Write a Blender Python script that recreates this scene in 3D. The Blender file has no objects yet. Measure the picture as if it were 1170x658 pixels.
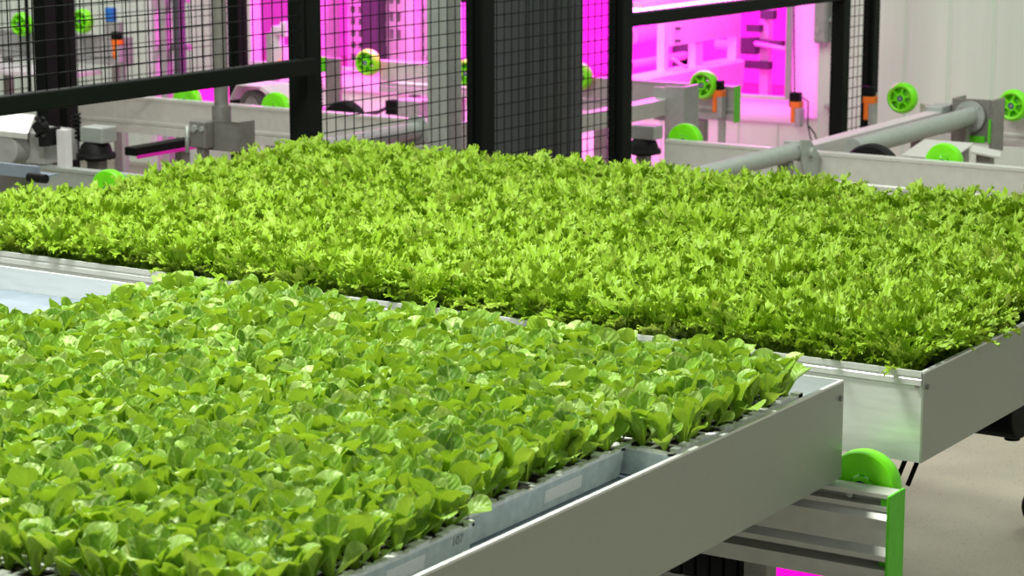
import bpy, math, random
import numpy as np
from mathutils import Matrix, Vector

R = math.radians
scene = bpy.context.scene
COL = scene.collection
rng = random.Random(11)

# ------------------------------------------------------------------ materials
def mat(name):
    m = bpy.data.materials.new(name); m.use_nodes = True
    nt = m.node_tree; b = nt.nodes['Principled BSDF']
    return m, nt, b

def N(nt, typ, **kw):
    n = nt.nodes.new(typ)
    for k, v in kw.items():
        if k.startswith('i_'):
            key = k[2:]
            key = int(key) if key.isdigit() else key.replace('_', ' ')
            n.inputs[key].default_value = v
        else: setattr(n, k, v)
    return n

def ramp(nt, stops, fac):
    r = nt.nodes.new('ShaderNodeValToRGB')
    el = r.color_ramp.elements
    while len(el) < len(stops): el.new(0.5)
    for e, (p, c) in zip(el, stops):
        e.position = p; e.color = (*c, 1) if len(c) == 3 else c
    nt.links.new(fac, r.inputs[0])
    return r

def simple(name, col, rough=.5, metal=0., vary=.06, scale=30., spec=.5, bump=0., stretch=None):
    """colour with a little procedural mottling"""
    m, nt, b = mat(name)
    tc = N(nt, 'ShaderNodeTexCoord')
    src = tc.outputs['Object']
    if stretch:
        mp = N(nt, 'ShaderNodeMapping'); mp.inputs['Scale'].default_value = stretch
        nt.links.new(src, mp.inputs[0]); src = mp.outputs[0]
    no = N(nt, 'ShaderNodeTexNoise', i_Scale=scale, i_Detail=4.0)
    nt.links.new(src, no.inputs['Vector'])
    lo = tuple(max(0, c * (1 - vary)) for c in col); hi = tuple(min(1, c * (1 + vary)) for c in col)
    r = ramp(nt, [(.3, lo), (.7, hi)], no.outputs['Fac'])
    nt.links.new(r.outputs[0], b.inputs['Base Color'])
    b.inputs['Roughness'].default_value = rough
    b.inputs['Metallic'].default_value = metal
    b.inputs['Specular IOR Level'].default_value = spec
    if bump:
        bp = N(nt, 'ShaderNodeBump', i_Strength=bump, i_Distance=.01)
        nt.links.new(no.outputs['Fac'], bp.inputs['Height'])
        nt.links.new(bp.outputs[0], b.inputs['Normal'])
    return m

M = {}
M['alu'] = simple('brushed_aluminium', (.50, .50, .47), .36, .75, .10, 9, stretch=(1, 1, 14), bump=.03)
M['alu_plate'] = simple('mill_aluminium_sheet', (.42, .435, .385), .45, .5, .05, 260, bump=.02)
M['alu_rail'] = simple('bright_aluminium_rail', (.80, .82, .80), .40, .5, .05, 14, stretch=(1, 1, 8))
M['beam'] = simple('extruded_aluminium', (.62, .62, .58), .42, .3, .05, 40)
M['galv'] = simple('galvanised_steel', (.42, .45, .42), .45, .45, .07, 50)
M['galv_dark'] = simple('dull_steel', (.27, .26, .24), .45, .6, .12, 40)
M['rim'] = simple('cut_aluminium_edge', (.85, .86, .85), .3, .4, .03, 40)
M['black'] = simple('black_powder_coat', (.0035, .005, .004), .6, 0, .1, 60, spec=.12)
M['rubber'] = simple('black_rubber', (.006, .006, .006), .6, 0, .2, 90, spec=.2)
M['rubber_grey'] = simple('grey_rubber', (.10, .10, .10), .7, 0, .3, 120)
M['green'] = simple('lime_polyurethane', (.19, .82, .004), .38, 0, .05, 40)
M['green_core'] = simple('lime_wheel_core', (.22, .62, .01), .4, 0, .08, 60)
M['green_paint'] = simple('green_plastic', (.09, .55, .004), .45, 0, .07, 60)
M['blue'] = simple('blue_bearing_seal', (.008, .02, .16), .4, 0, .1, 60)
M['blue_block'] = simple('blue_plastic', (.02, .16, .55), .45, 0, .1, 60)
M['orange'] = simple('orange_plastic', (.85, .18, .01), .45, 0, .06, 60)
M['raft'] = simple('pale_zinc_grey_raft', (.60, .68, .68), .55, .05, .14, 55)
M['raft_edge'] = simple('pale_raft_rim', (.88, .90, .88), .6, 0, .12, 90)
M['soil'] = simple('dark_peat', (.018, .014, .008), .95, 0, .6, 160, bump=.6)
M['paper'] = simple('white_paper_label', (.90, .90, .87), .7, 0, .04, 200)
M['ink'] = simple('faded_grey_ink', (.28, .31, .31), .8, 0, .1, 100)
M['wall'] = simple('off_white_wall_panel', (.64, .72, .62), .55, 0, .03, 3, stretch=(6, 1, .3))
M['lining'] = simple('white_chamber_lining', (.42, .40, .42), .6, 0, .03, 3)
M['white_metal'] = simple('white_painted_steel', (.62, .60, .61), .45, 0, .05, 20)
M['grey_panel'] = simple('charcoal_cabinet', (.055, .060, .066), .55, 0, .10, 12, stretch=(8, 8, .4))
M['mid_grey'] = simple('grey_machine_paint', (.33, .33, .32), .5, .1, .12, 30)
M['pan'] = simple('blue_grey_tray_pan', (.22, .27, .33), .5, .2, .10, 20)
M['magenta'] = simple('magenta_plastic_and_light', (.75, .01, .42), .4, 0, .05, 40)  # louvre plastic; on the cable duct it stands in for magenta light
M['cable'] = simple('black_cable', (.01, .01, .01), .5, 0, .1, 50)

# concrete
m, nt, b = mat('speckled_concrete'); M['concrete'] = m
tc = N(nt, 'ShaderNodeTexCoord')
n1 = N(nt, 'ShaderNodeTexNoise', i_Scale=3.0, i_Detail=8.0); n2 = N(nt, 'ShaderNodeTexNoise', i_Scale=160.0, i_Detail=2.0)
v = N(nt, 'ShaderNodeTexVoronoi', i_Scale=26.0)
for n in (n1, n2, v): nt.links.new(tc.outputs['Object'], n.inputs['Vector'])
r1 = ramp(nt, [(.3, (.30, .28, .215)), (.7, (.40, .37, .285))], n1.outputs['Fac'])
r2 = ramp(nt, [(.30, (.45, .45, .45)), (.40, (1, 1, 1))], n2.outputs['Fac'])
r3 = ramp(nt, [(.05, (.2, .2, .2)), (.10, (1, 1, 1))], v.outputs['Distance'])
mx = N(nt, 'ShaderNodeMix', data_type='RGBA', blend_type='MULTIPLY'); mx.inputs[0].default_value = .8
nt.links.new(r1.outputs[0], mx.inputs[6]); nt.links.new(r2.outputs[0], mx.inputs[7])
mx2 = N(nt, 'ShaderNodeMix', data_type='RGBA', blend_type='MULTIPLY'); mx2.inputs[0].default_value = .7
nt.links.new(mx.outputs[2], mx2.inputs[6]); nt.links.new(r3.outputs[0], mx2.inputs[7])
nt.links.new(mx2.outputs[2], b.inputs['Base Color']); b.inputs['Roughness'].default_value = .6

# translucent sheet round the opening
m, nt, b = mat('translucent_sheet'); M['sheet'] = m
b.inputs['Base Color'].default_value = (.85, .80, .84, 1); b.inputs['Roughness'].default_value = .5
tr = N(nt, 'ShaderNodeBsdfTranslucent'); tr.inputs[0].default_value = (.9, .85, .9, 1)
mixs = N(nt, 'ShaderNodeMixShader'); mixs.inputs[0].default_value = .45
nt.links.new(b.outputs[0], mixs.inputs[1]); nt.links.new(tr.outputs[0], mixs.inputs[2])
nt.links.new(mixs.outputs[0], nt.nodes['Material Output'].inputs[0])

def emit(name, col, s):
    m, nt, b = mat(name)
    b.inputs['Base Color'].default_value = (*col, 1)
    b.inputs['Emission Color'].default_value = (*col, 1); b.inputs['Emission Strength'].default_value = s
    return m
M['led'] = emit('grow_led_tube', (1, .22, .92), 6.0)
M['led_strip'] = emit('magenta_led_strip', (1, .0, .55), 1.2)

def leaf_material(name, dark, mid, light, vein, back, vein_scale, trans=.34, rough=.42, spec=.4):
    m, nt, b = mat(name)
    at = N(nt, 'ShaderNodeAttribute', attribute_name='tone')
    au = N(nt, 'ShaderNodeAttribute', attribute_name='leaf_u')
    av = N(nt, 'ShaderNodeAttribute', attribute_name='leaf_v')
    r = ramp(nt, [(0, dark), (.5, mid), (1, light)], at.outputs['Fac'])
    # midrib
    ab = N(nt, 'ShaderNodeMath', operation='ABSOLUTE'); nt.links.new(au.outputs['Fac'], ab.inputs[0])
    rib = ramp(nt, [(.0, (.6, .6, .6)), (.10, (0, 0, 0))], ab.outputs[0])
    # side veins: stripes of v + |u|
    mul = N(nt, 'ShaderNodeMath', operation='MULTIPLY_ADD'); mul.inputs[1].default_value = -.22
    nt.links.new(ab.outputs[0], mul.inputs[0]); nt.links.new(av.outputs['Fac'], mul.inputs[2])
    sc = N(nt, 'ShaderNodeMath', operation='MULTIPLY'); sc.inputs[1].default_value = vein_scale
    nt.links.new(mul.outputs[0], sc.inputs[0])
    sn = N(nt, 'ShaderNodeMath', operation='SINE'); nt.links.new(sc.outputs[0], sn.inputs[0])
    side = ramp(nt, [(.80, (0, 0, 0)), (1., (.13, .13, .13))], sn.outputs[0])
    add = N(nt, 'ShaderNodeMath', operation='ADD', use_clamp=True)
    nt.links.new(rib.outputs[0], add.inputs[0]); nt.links.new(side.outputs[0], add.inputs[1])
    mx = N(nt, 'ShaderNodeMix', data_type='RGBA'); mx.inputs[7].default_value = (*vein, 1)
    nt.links.new(add.outputs[0], mx.inputs[0]); nt.links.new(r.outputs[0], mx.inputs[6])
    # pale thin margin
    mg = ramp(nt, [(.86, (0, 0, 0)), (.99, (.55, .55, .55))], ab.outputs[0])
    mxm = N(nt, 'ShaderNodeMix', data_type='RGBA'); mxm.inputs[7].default_value = (*vein, 1)
    nt.links.new(mg.outputs[0], mxm.inputs[0]); nt.links.new(mx.outputs[2], mxm.inputs[6])
    # underside of the leaf
    ge = N(nt, 'ShaderNodeNewGeometry')
    mb = N(nt, 'ShaderNodeMix', data_type='RGBA'); mb.inputs[7].default_value = (*back, 1)
    half = N(nt, 'ShaderNodeMath', operation='MULTIPLY'); half.inputs[1].default_value = .75
    nt.links.new(ge.outputs['Backfacing'], half.inputs[0]); nt.links.new(half.outputs[0], mb.inputs[0])
    nt.links.new(mxm.outputs[2], mb.inputs[6])
    nt.links.new(mb.outputs[2], b.inputs['Base Color'])
    b.inputs['Roughness'].default_value = rough; b.inputs['Specular IOR Level'].default_value = spec
    bp = N(nt, 'ShaderNodeBump', i_Strength=.25, i_Distance=.0015); nt.links.new(sn.outputs[0], bp.inputs['Height'])
    nt.links.new(bp.outputs[0], b.inputs['Normal'])
    t = N(nt, 'ShaderNodeBsdfTranslucent')
    tm = N(nt, 'ShaderNodeMix', data_type='RGBA', blend_type='MULTIPLY'); tm.inputs[0].default_value = 1
    tm.inputs[7].default_value = (1.0, .95, .35, 1); nt.links.new(mb.outputs[2], tm.inputs[6])
    gm = N(nt, 'ShaderNodeGamma'); gm.inputs[1].default_value = .85; nt.links.new(tm.outputs[2], gm.inputs[0])
    nt.links.new(gm.outputs[0], t.inputs[0])
    ms = N(nt, 'ShaderNodeMixShader'); ms.inputs[0].default_value = trans
    nt.links.new(b.outputs[0], ms.inputs[1]); nt.links.new(t.outputs[0], ms.inputs[2])
    nt.links.new(ms.outputs[0], nt.nodes['Material Output'].inputs[0])
    return m
M['lettuce'] = leaf_material('round_lettuce_leaf', (.10, .23, .014), (.25, .46, .04), (.52, .66, .24), (.56, .70, .26),
                             (.33, .54, .035), 55, trans=.30)
M['endive'] = leaf_material('frilly_endive_leaf', (.09, .22, .006), (.27, .45, .016), (.63, .76, .19), (.46, .63, .10),
                            (.26, .44, .018), 30, trans=.16, rough=.5, spec=.35)

# ------------------------------------------------------------------ mesh building
class MB:
    def __init__(s): s.v = []; s.f = []; s.sm = []; s.X = None
    def add(s, vs, fs, smooth=False):
        o = len(s.v)
        if s.X is not None: vs = [tuple(s.X @ Vector(p)) for p in vs]
        s.v += vs; s.f += [tuple(i + o for i in f) for f in fs]
        s.sm += ([smooth] * len(fs) if isinstance(smooth, bool) else smooth)
        return s
    def box(s, x0, x1, y0, y1, z0, z1):
        x0, x1 = min(x0, x1), max(x0, x1); y0, y1 = min(y0, y1), max(y0, y1); z0, z1 = min(z0, z1), max(z0, z1)
        vs = [(x, y, z) for z in (z0, z1) for y in (y0, y1) for x in (x0, x1)]
        return s.add(vs, [(0, 2, 3, 1), (4, 5, 7, 6), (0, 1, 5, 4), (2, 6, 7, 3), (0, 4, 6, 2), (1, 3, 7, 5)])
    def prism(s, poly, axis, a, b):
        """poly: list of 2d points; extruded along axis 'x' (y,z) / 'y' (x,z) / 'z' (x,y)"""
        n = len(poly)
        ar = sum(poly[i][0] * poly[(i + 1) % n][1] - poly[(i + 1) % n][0] * poly[i][1] for i in range(n))
        if ar < 0: poly = poly[::-1]
        a, b = min(a, b), max(a, b)
        def P(p, t): return {'x': (t, p[0], p[1]), 'y': (p[0], t, p[1]), 'z': (p[0], p[1], t)}[axis]
        vs = [P(p, a) for p in poly] + [P(p, b) for p in poly]
        fs = [(i, (i + 1) % n, n + (i + 1) % n, n + i) for i in range(n)] + [tuple(range(n - 1, -1, -1)), tuple(range(n, 2 * n))]
        if axis == 'y': fs = [f[::-1] for f in fs]
        return s.add(vs, fs)
    def tube(s, p, q, r, n=16, r2=None, smooth=True):
        p, q = Vector(p), Vector(q); r2 = r if r2 is None else r2
        z = (q - p).normalized(); x = z.orthogonal().normalized(); y = z.cross(x)
        vs = []
        for c, rr in ((p, r), (q, r2)):
            vs += [tuple(c + x * rr * math.cos(2 * math.pi * i / n) + y * rr * math.sin(2 * math.pi * i / n)) for i in range(n)]
        fs = [(i, (i + 1) % n, n + (i + 1) % n, n + i) for i in range(n)]
        return s.add(vs, fs + [tuple(range(n - 1, -1, -1)), tuple(range(n, 2 * n))], [smooth] * n + [False, False])
    def path(s, pts, r, n=8):
        pts = [Vector(p) for p in pts]; vs = []; k = len(pts)
        x = None
        for i, p in enumerate(pts):
            d = (pts[min(i + 1, k - 1)] - pts[max(i - 1, 0)]).normalized()
            x = d.orthogonal().normalized() if x is None else (x - d * x.dot(d)).normalized()
            y = d.cross(x)
            vs += [tuple(p + x * r * math.cos(2 * math.pi * j / n) + y * r * math.sin(2 * math.pi * j / n)) for j in range(n)]
        fs = [(i * n + j, i * n + (j + 1) % n, (i + 1) * n + (j + 1) % n, (i + 1) * n + j) for i in range(k - 1) for j in range(n)]
        return s.add(vs, fs + [tuple(range(n - 1, -1, -1)), tuple(range((k - 1) * n, k * n))], [True] * len(fs) + [False] * 2)
    def lathe(s, prof, c, axis='y', n=32, smooth=True):
        """prof: (radius, along) closed loop of a ring section, or open with r=0 ends"""
        vs = []
        for i in range(n):
            a = 2 * math.pi * i / n
            for r, h in prof:
                u, w = r * math.cos(a), r * math.sin(a)
                vs.append({'y': (c[0] + u, c[1] + h, c[2] + w), 'z': (c[0] + u, c[1] + w, c[2] + h), 'x': (c[0] + h, c[1] + u, c[2] + w)}[axis])
        k = len(prof); fs = []
        for i in range(n):
            j = (i + 1) % n
            for a in range(k - 1): fs.append((i * k + a, j * k + a, j * k + a + 1, i * k + a + 1))
            if prof[0][0] > 1e-6: fs.append((i * k + k - 1, j * k + k - 1, j * k, i * k))
        return s.add(vs, fs, smooth)
    def build(s, name, m, parent=None, bevel=0, auto=35):
        me = bpy.data.meshes.new(name)
        off = Vector((0, 0, 0))
        if parent is not None and 'origin' in ORG.get(parent.name, {}): off = ORG[parent.name]['origin']
        me.from_pydata([(a - off[0], b_ - off[1], c - off[2]) for a, b_, c in s.v], [], s.f)
        me.polygons.foreach_set('use_smooth', s.sm)
        me.materials.append(m)
        import bmesh
        bm = bmesh.new(); bm.from_mesh(me); bmesh.ops.remove_doubles(bm, verts=bm.verts, dist=1e-6)
        bmesh.ops.recalc_face_normals(bm, faces=bm.faces)
        for e in bm.edges:
            if len(e.link_faces) == 2 and e.calc_face_angle(0) > R(auto): e.smooth = False
        bm.to_mesh(me); bm.free()
        o = bpy.data.objects.new(name, me); COL.objects.link(o)
        if parent is not None: o.parent = parent; ORG[o.name] = {'origin': off}
        if bevel:
            md = o.modifiers.new('bevel', 'BEVEL'); md.width = bevel; md.segments = 2; md.limit_method = 'ANGLE'; md.angle_limit = R(40)
        return o
ORG = {}

def thing(name, label, cat, loc=(0, 0, 0), group=None, rotz=0.0, local=False):
    o = bpy.data.objects.new(name, None); COL.objects.link(o); o.empty_display_size = .05
    o.location = loc; o.rotation_euler = (0, 0, rotz)
    o['label'] = label; o['category'] = cat
    if group: o['group'] = group
    ORG[o.name] = {} if local else {'origin': Vector(loc)}
    return o
def tag(o, label, cat, group=None, kind=None):
    o['label'] = label; o['category'] = cat
    if group: o['group'] = group
    if kind: o['kind'] = kind
    return o
def struct(o): o['kind'] = 'structure'; return o
def dup(root, loc, label, group=None, rotz=None):
    r = root.copy(); COL.objects.link(r); r.location = loc; r['label'] = label
    if group: r['group'] = group
    if rotz is not None: r.rotation_euler = (0, 0, rotz)
    for ch in list(root.children):
        c = ch.copy(); COL.objects.link(c); c.parent = r
        for g in ch.children:
            d = g.copy(); COL.objects.link(d); d.parent = c
    return r

# ------------------------------------------------------------------ setting
fl = struct(MB().box(-13, 4, -2, 15, -.1, 0).build('floor', M['concrete']))

def ribbed_wall(name, x0, x1, z0, z1, y=9.6, step=.20):
    mb = MB(); x = x0
    pts = [(x0, y)]
    while x < x1 - 1e-6:
        e = min(x + step, x1)
        w = e - x
        if w > .06: pts += [(x + .006, y), (x + .012, y + .006), (x + .022, y + .006), (x + .028, y), (e, y)]
        else: pts.append((e, y))
        x = e
    pts += [(x1, y + .08), (x0, y + .08)]
    mb.prism(pts, 'z', z0, z1)
    return struct(mb.build(name, M['wall']))
OX0, OX1, OZ0, OZ1 = -7.72, -4.635, .585, 1.75
ribbed_wall('wall_right', -4.52, 3.0, 0, 3.0)
ribbed_wall('wall_left', -12.0, -8.52, 0, 3.0)
ribbed_wall('wall_pier', -8.52, OX0, .44, 3.0)
ribbed_wall('wall_slot', -8.52, OX0, 0, .34)
ribbed_wall('wall_sill', OX0, -4.52, 0, .50)
ribbed_wall('wall_head', OX0, -4.52, OZ1, 3.0)
# translucent sheet lining of the opening (right margin and lower margin)
t1 = MB().box(-4.635, -4.515, 9.585, 9.597, .50, OZ1)
struct(t1.build('trim_1', M['sheet']))
struct(MB().box(OX0, -4.637, 9.585, 9.597, .47, .585).build('trim_2', M['sheet']))
struct(MB().box(-4.660, -4.637, 9.56, 9.583, .585, OZ1).build('trim_3', M['galv']))
struct(MB().box(OX0, -4.637, 9.565, 9.583, .575, .590).build('trim_4', M['white_metal']))
# the chamber behind
struct(MB().box(-13, -2, 14.9, 15.0, 0, 3).build('wall_far', M['lining']))
struct(MB().box(-3.9, -3.8, 9.69, 14.9, 0, 3).build('wall_chamber', M['lining']))
struct(MB().box(-13, -2, 9.7, 14.95, 3.0, 3.1).build('ceiling', M['lining']))

# ------------------------------------------------------------------ wheels
def wheel_parts(root):
    """local: axis along Y, front (spoked) face at -Y, centre at origin; axle runs to +Y"""
    r = .0625
    ty = MB().lathe([(.046, -.026), (.050, -.028), (.0560, -.0245), (.0605, -.014), (r, -.002), (.0620, .010), (.0595, .0185), (.0560, .0195), (.030, .0135), (.022, .0125), (.022, .010), (.046, .006)], (0, 0, 0), 'y', 56)
    ty.build('tyre', M['green'], root, auto=50)
    core = MB()
    core.lathe([(.0470, -.0245), (.0470, .008), (.0435, .008), (.0425, -.0225)], (0, 0, 0), 'y', 48)
    core.build('core', M['green_core'], root)
    h = MB().lathe([(.0195, -.027), (.0195, .0195), (.0125, .0195), (.0125, -.027)], (0, 0, 0), 'y', 32)
    h.build('hub', M['green'], root)
    for k in range(6):
        a = math.pi / 3 * k + .3
        sp = MB(); sp.X = Matrix.Rotation(-a, 4, 'Y')
        sp.box(.0185, .0440, -.022, .006, -.0032, .0032); sp.build('spoke', M['green'], root)
    MB().lathe([(.0127, -.0255), (.0127, .0185), (.006, .0185), (.006, -.0255)], (0, 0, 0), 'y', 24).build('bearing', M['blue'], root)
    ax = MB(); ax.tube((0, -.0265, 0), (0, .060, 0), .0062, 12); ax.build('axle_bolt', M['galv'], root)
W0 = thing('guide_wheel', 'large lime green wheel between the two planted trays at lower right', 'wheel', (-1.557, 3.528, .716), 'lime green guide wheels', math.pi, local=True)  # spoked guide wheel with tyre and axle bolt
wheel_parts(W0)
def wheel(x, y, z, label, back=True): return dup(W0, (x, y, z), label, None, math.pi if back else 0)

# ------------------------------------------------------------------ conveyor beams (aluminium extrusions)
def beam_poly(y, zt, dn=.150):
    z = lambda d: zt - d
    return [(y + .043, zt), (y, zt), (y, z(.007)), (y + .026, z(.007)), (y + .026, z(.021)), (y, z(.021)), (y, z(.029)),
            (y + .004, z(.030)), (y - .008, z(.041)), (y - .008, z(.044)), (y - .005, z(.045)), (y - .005, z(.087)), (y - .016, z(.099)), (y - .016, z(.108)),
            (y + .022, z(.109)), (y + .022, z(.122)), (y - .016, z(.123)), (y - .016, z(dn)), (y + .043, z(dn))]
def beam_simple(y, zt, dn=.145):
    z = lambda d: zt - d
    return [(y + .043, zt), (y, zt), (y, z(.010)), (y + .004, z(.013)), (y + .004, z(.092)), (y + .001, z(.096)), (y + .001, z(.106)),
            (y + .006, z(.108)), (y + .006, z(.114)), (y - .002, z(.116)), (y - .002, z(dn)), (y + .043, z(dn))]
def conveyor_beam(x0, x1, y, zt, label, near=False, plates='', legs=(.2, .8), m='beam', group='aluminium conveyor beams'):
    t = thing('conveyor_beam', label, 'conveyor beam', ((x0 + x1) / 2, y + .02, 0), group)
    MB().prism((beam_poly if near else beam_simple)(y, zt), 'x', x0, x1).build('rail', M[m], t)
    for k in legs:
        x = x0 + (x1 - x0) * k
        mb = MB().box(x - .022, x + .022, y + .004, y + .042, 0.01, zt - .15); mb.box(x - .05, x + .05, y - .025, y + .065, 0, .010)
        mb.build('leg', M['galv_dark'], t, .002)
    for side in plates:
        x = x1 if side == 'r' else x0
        mb = MB().box(*( (x, x + .005) if side == 'r' else (x - .005, x)), y - (.018 if near else .006), y + .047, zt - .153, zt + .003)
        if near:
            for d0, d1 in ((.008, .0205), (.1135, .1235)): mb.box(x - .02, x, y + .003, y + .026, zt - d1, zt - d0)
        o = mb.build('end_plate', M['green_paint'], t, .0015); o['label'] = 'green end plate'
    return t
conveyor_beam(-4.05, -1.480, 3.460, .727, 'ribbed aluminium beam with green end plate under the round lettuce tray', True, 'r', (.15, .905))
conveyor_beam(-5.30, -4.35, 5.45, .733, 'short aluminium beam behind the far left corner of the frilly endive tray', False, '', (.1, .9), 'galv')
conveyor_beam(-6.78, -4.70, 7.10, .727, 'long aluminium beam behind the steel pole and black fence at left', legs=(.12, .9))
conveyor_beam(-3.915, -1.30, 7.10, .727, 'long aluminium beam just behind the endive tray at right', legs=(.45, .9))
conveyor_beam(-6.36, -5.75, 8.83, .724, 'short pale beam behind the mesh panel in front of the pink chamber', legs=(.3, .7))
conveyor_beam(-5.36, -4.535, 8.83, .712, 'short aluminium beam with green end plate seen through the doorway', False, 'r', (.2, .8), 'galv')
conveyor_beam(-3.72, -1.30, 8.86, .690, 'pale conveyor beam along the foot of the white wall', legs=(.3, .9))
conveyor_beam(-9.05, -8.10, 9.08, .725, 'grey beam carrying two wheels behind the mesh gate at upper left', legs=(.1, .9), m='mid_grey')

for a in [(-2.923, 7.178, .716, 'lime green wheel showing its plain back, behind the right-hand beam near the tube'),
          (-3.873, 7.178, .716, 'lime green wheel showing its plain back, below the doorway wheel'),
          (-6.10, 7.178, .716, 'lime green wheel half hidden behind the steel pole'),
          (-5.655, 7.178, .716, 'lime green wheel half hidden by the black gate post')]: wheel(*a)
for a in [(-3.766, 8.79, .716, 'spoked lime green wheel in front of the white wall, beside the orange sensor'),
          (-3.304, 8.79, .716, 'spoked lime green wheel in front of the white wall at the right edge'),
          (-6.39, 8.79, .716, 'spoked lime green wheel behind the mesh in front of the pink chamber'),
          (-4.658, 8.79, .716, 'spoked lime green wheel on the beam in the open doorway'),
          (-5.27, 8.79, .716, 'lime green wheel partly hidden by the doorway post and grey cabinet'),
          (-8.78, 9.04, .765, 'left green wheel on the grey beam behind the mesh gate'),
          (-8.36, 9.04, .80, 'right green wheel on the grey beam behind the mesh gate')]: wheel(*a, False)
wheel(-4.93, 5.427, .688, 'pale green wheel peeking over the endive at far left')
wheel(-5.84, 8.79, .700, 'green wheel edge beside the galvanised column', False)

# ------------------------------------------------------------------ growing trays
def rail_poly(y, s, zb=.743, zt=.900):
    """front rail section; s=+1: outer face toward -Y"""
    p = [(0, zt), (.003, zt), (.003, .86), (.003, zb), (0, zb), (0, zt - .026), (-.003, zt - .024), (-.003, zt - .0145), (-.0008, zt - .0125), (-.0008, zt - .0105), (-.003, zt - .009), (-.003, zt)]
    return [(y + s * a, z) for a, z in p]
def grow_tray(x0, x1, y0, y1, zb, label):
    t = thing('growing_tray', label, 'growing tray', ((x0 + x1) / 2, (y0 + y1) / 2, zb), 'wide aluminium growing trays')
    MB().prism(rail_poly(y0, 1, zb), 'x', x0 + .002, x1 - .004).build('side_rail', M['alu_rail'], t)
    MB().prism(rail_poly(y1, -1, zb), 'x', x0 + .002, x1 - .004).build('side_rail', M['alu_rail'], t)
    for x, s in ((x1, -1), (x0, 1)):
        mb = MB().box(x, x + s * .0035, y0 - .001, y1 + .001, zb, .8965)
        e = mb.build('end_plate', M['alu_plate'], t)
        MB().box(x + s * -.0004, x + s * .0065, y0 - .001, y1 + .001, .8967, .9005).build('rim', M['rim'], e)
    mb = MB().box(x0 + .004, x1 - .004, y0 + .004, y1 - .004, .844, .853)
    for f in (.18, .5, .82):
        yy = y0 + (y1 - y0) * f
        mb.box(x0 + .004, x1 - .004, yy - .02, yy + .02, .79, .844)
    mb.build('floor_pan', M['pan'], t)
    mb = MB()
    for yy in (y0 + .012, y1 - .012):
        mb.tube((x1 - .001, yy, .872), (x1 + .004, yy, .872), .005, 6, smooth=False)
        mb.tube((x1 - .012, yy - .016 if yy < (y0 + y1) / 2 else yy + .016, .874), (x1 - .012, yy, .874), .003, 8)
    mb.build('bolt', M['galv_dark'], t)
    return t
FT = grow_tray(-3.93, -1.583, 1.99, 3.490, .735, 'wide aluminium tray of round-leaved lettuce in the foreground')
BT = grow_tray(-3.97, -1.495, 3.617, 5.14, .743, 'wide aluminium tray of frilly endive behind the lettuce tray')
# two slim black bars under the corner of the back tray
for dx in (0, .022):
    mb = MB(); mb.tube((-1.530 + dx, 3.66, .765), (-1.556 + dx, 3.655, .690), .0045, 6); mb.build('skid_bar', M['black'], BT)

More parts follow.
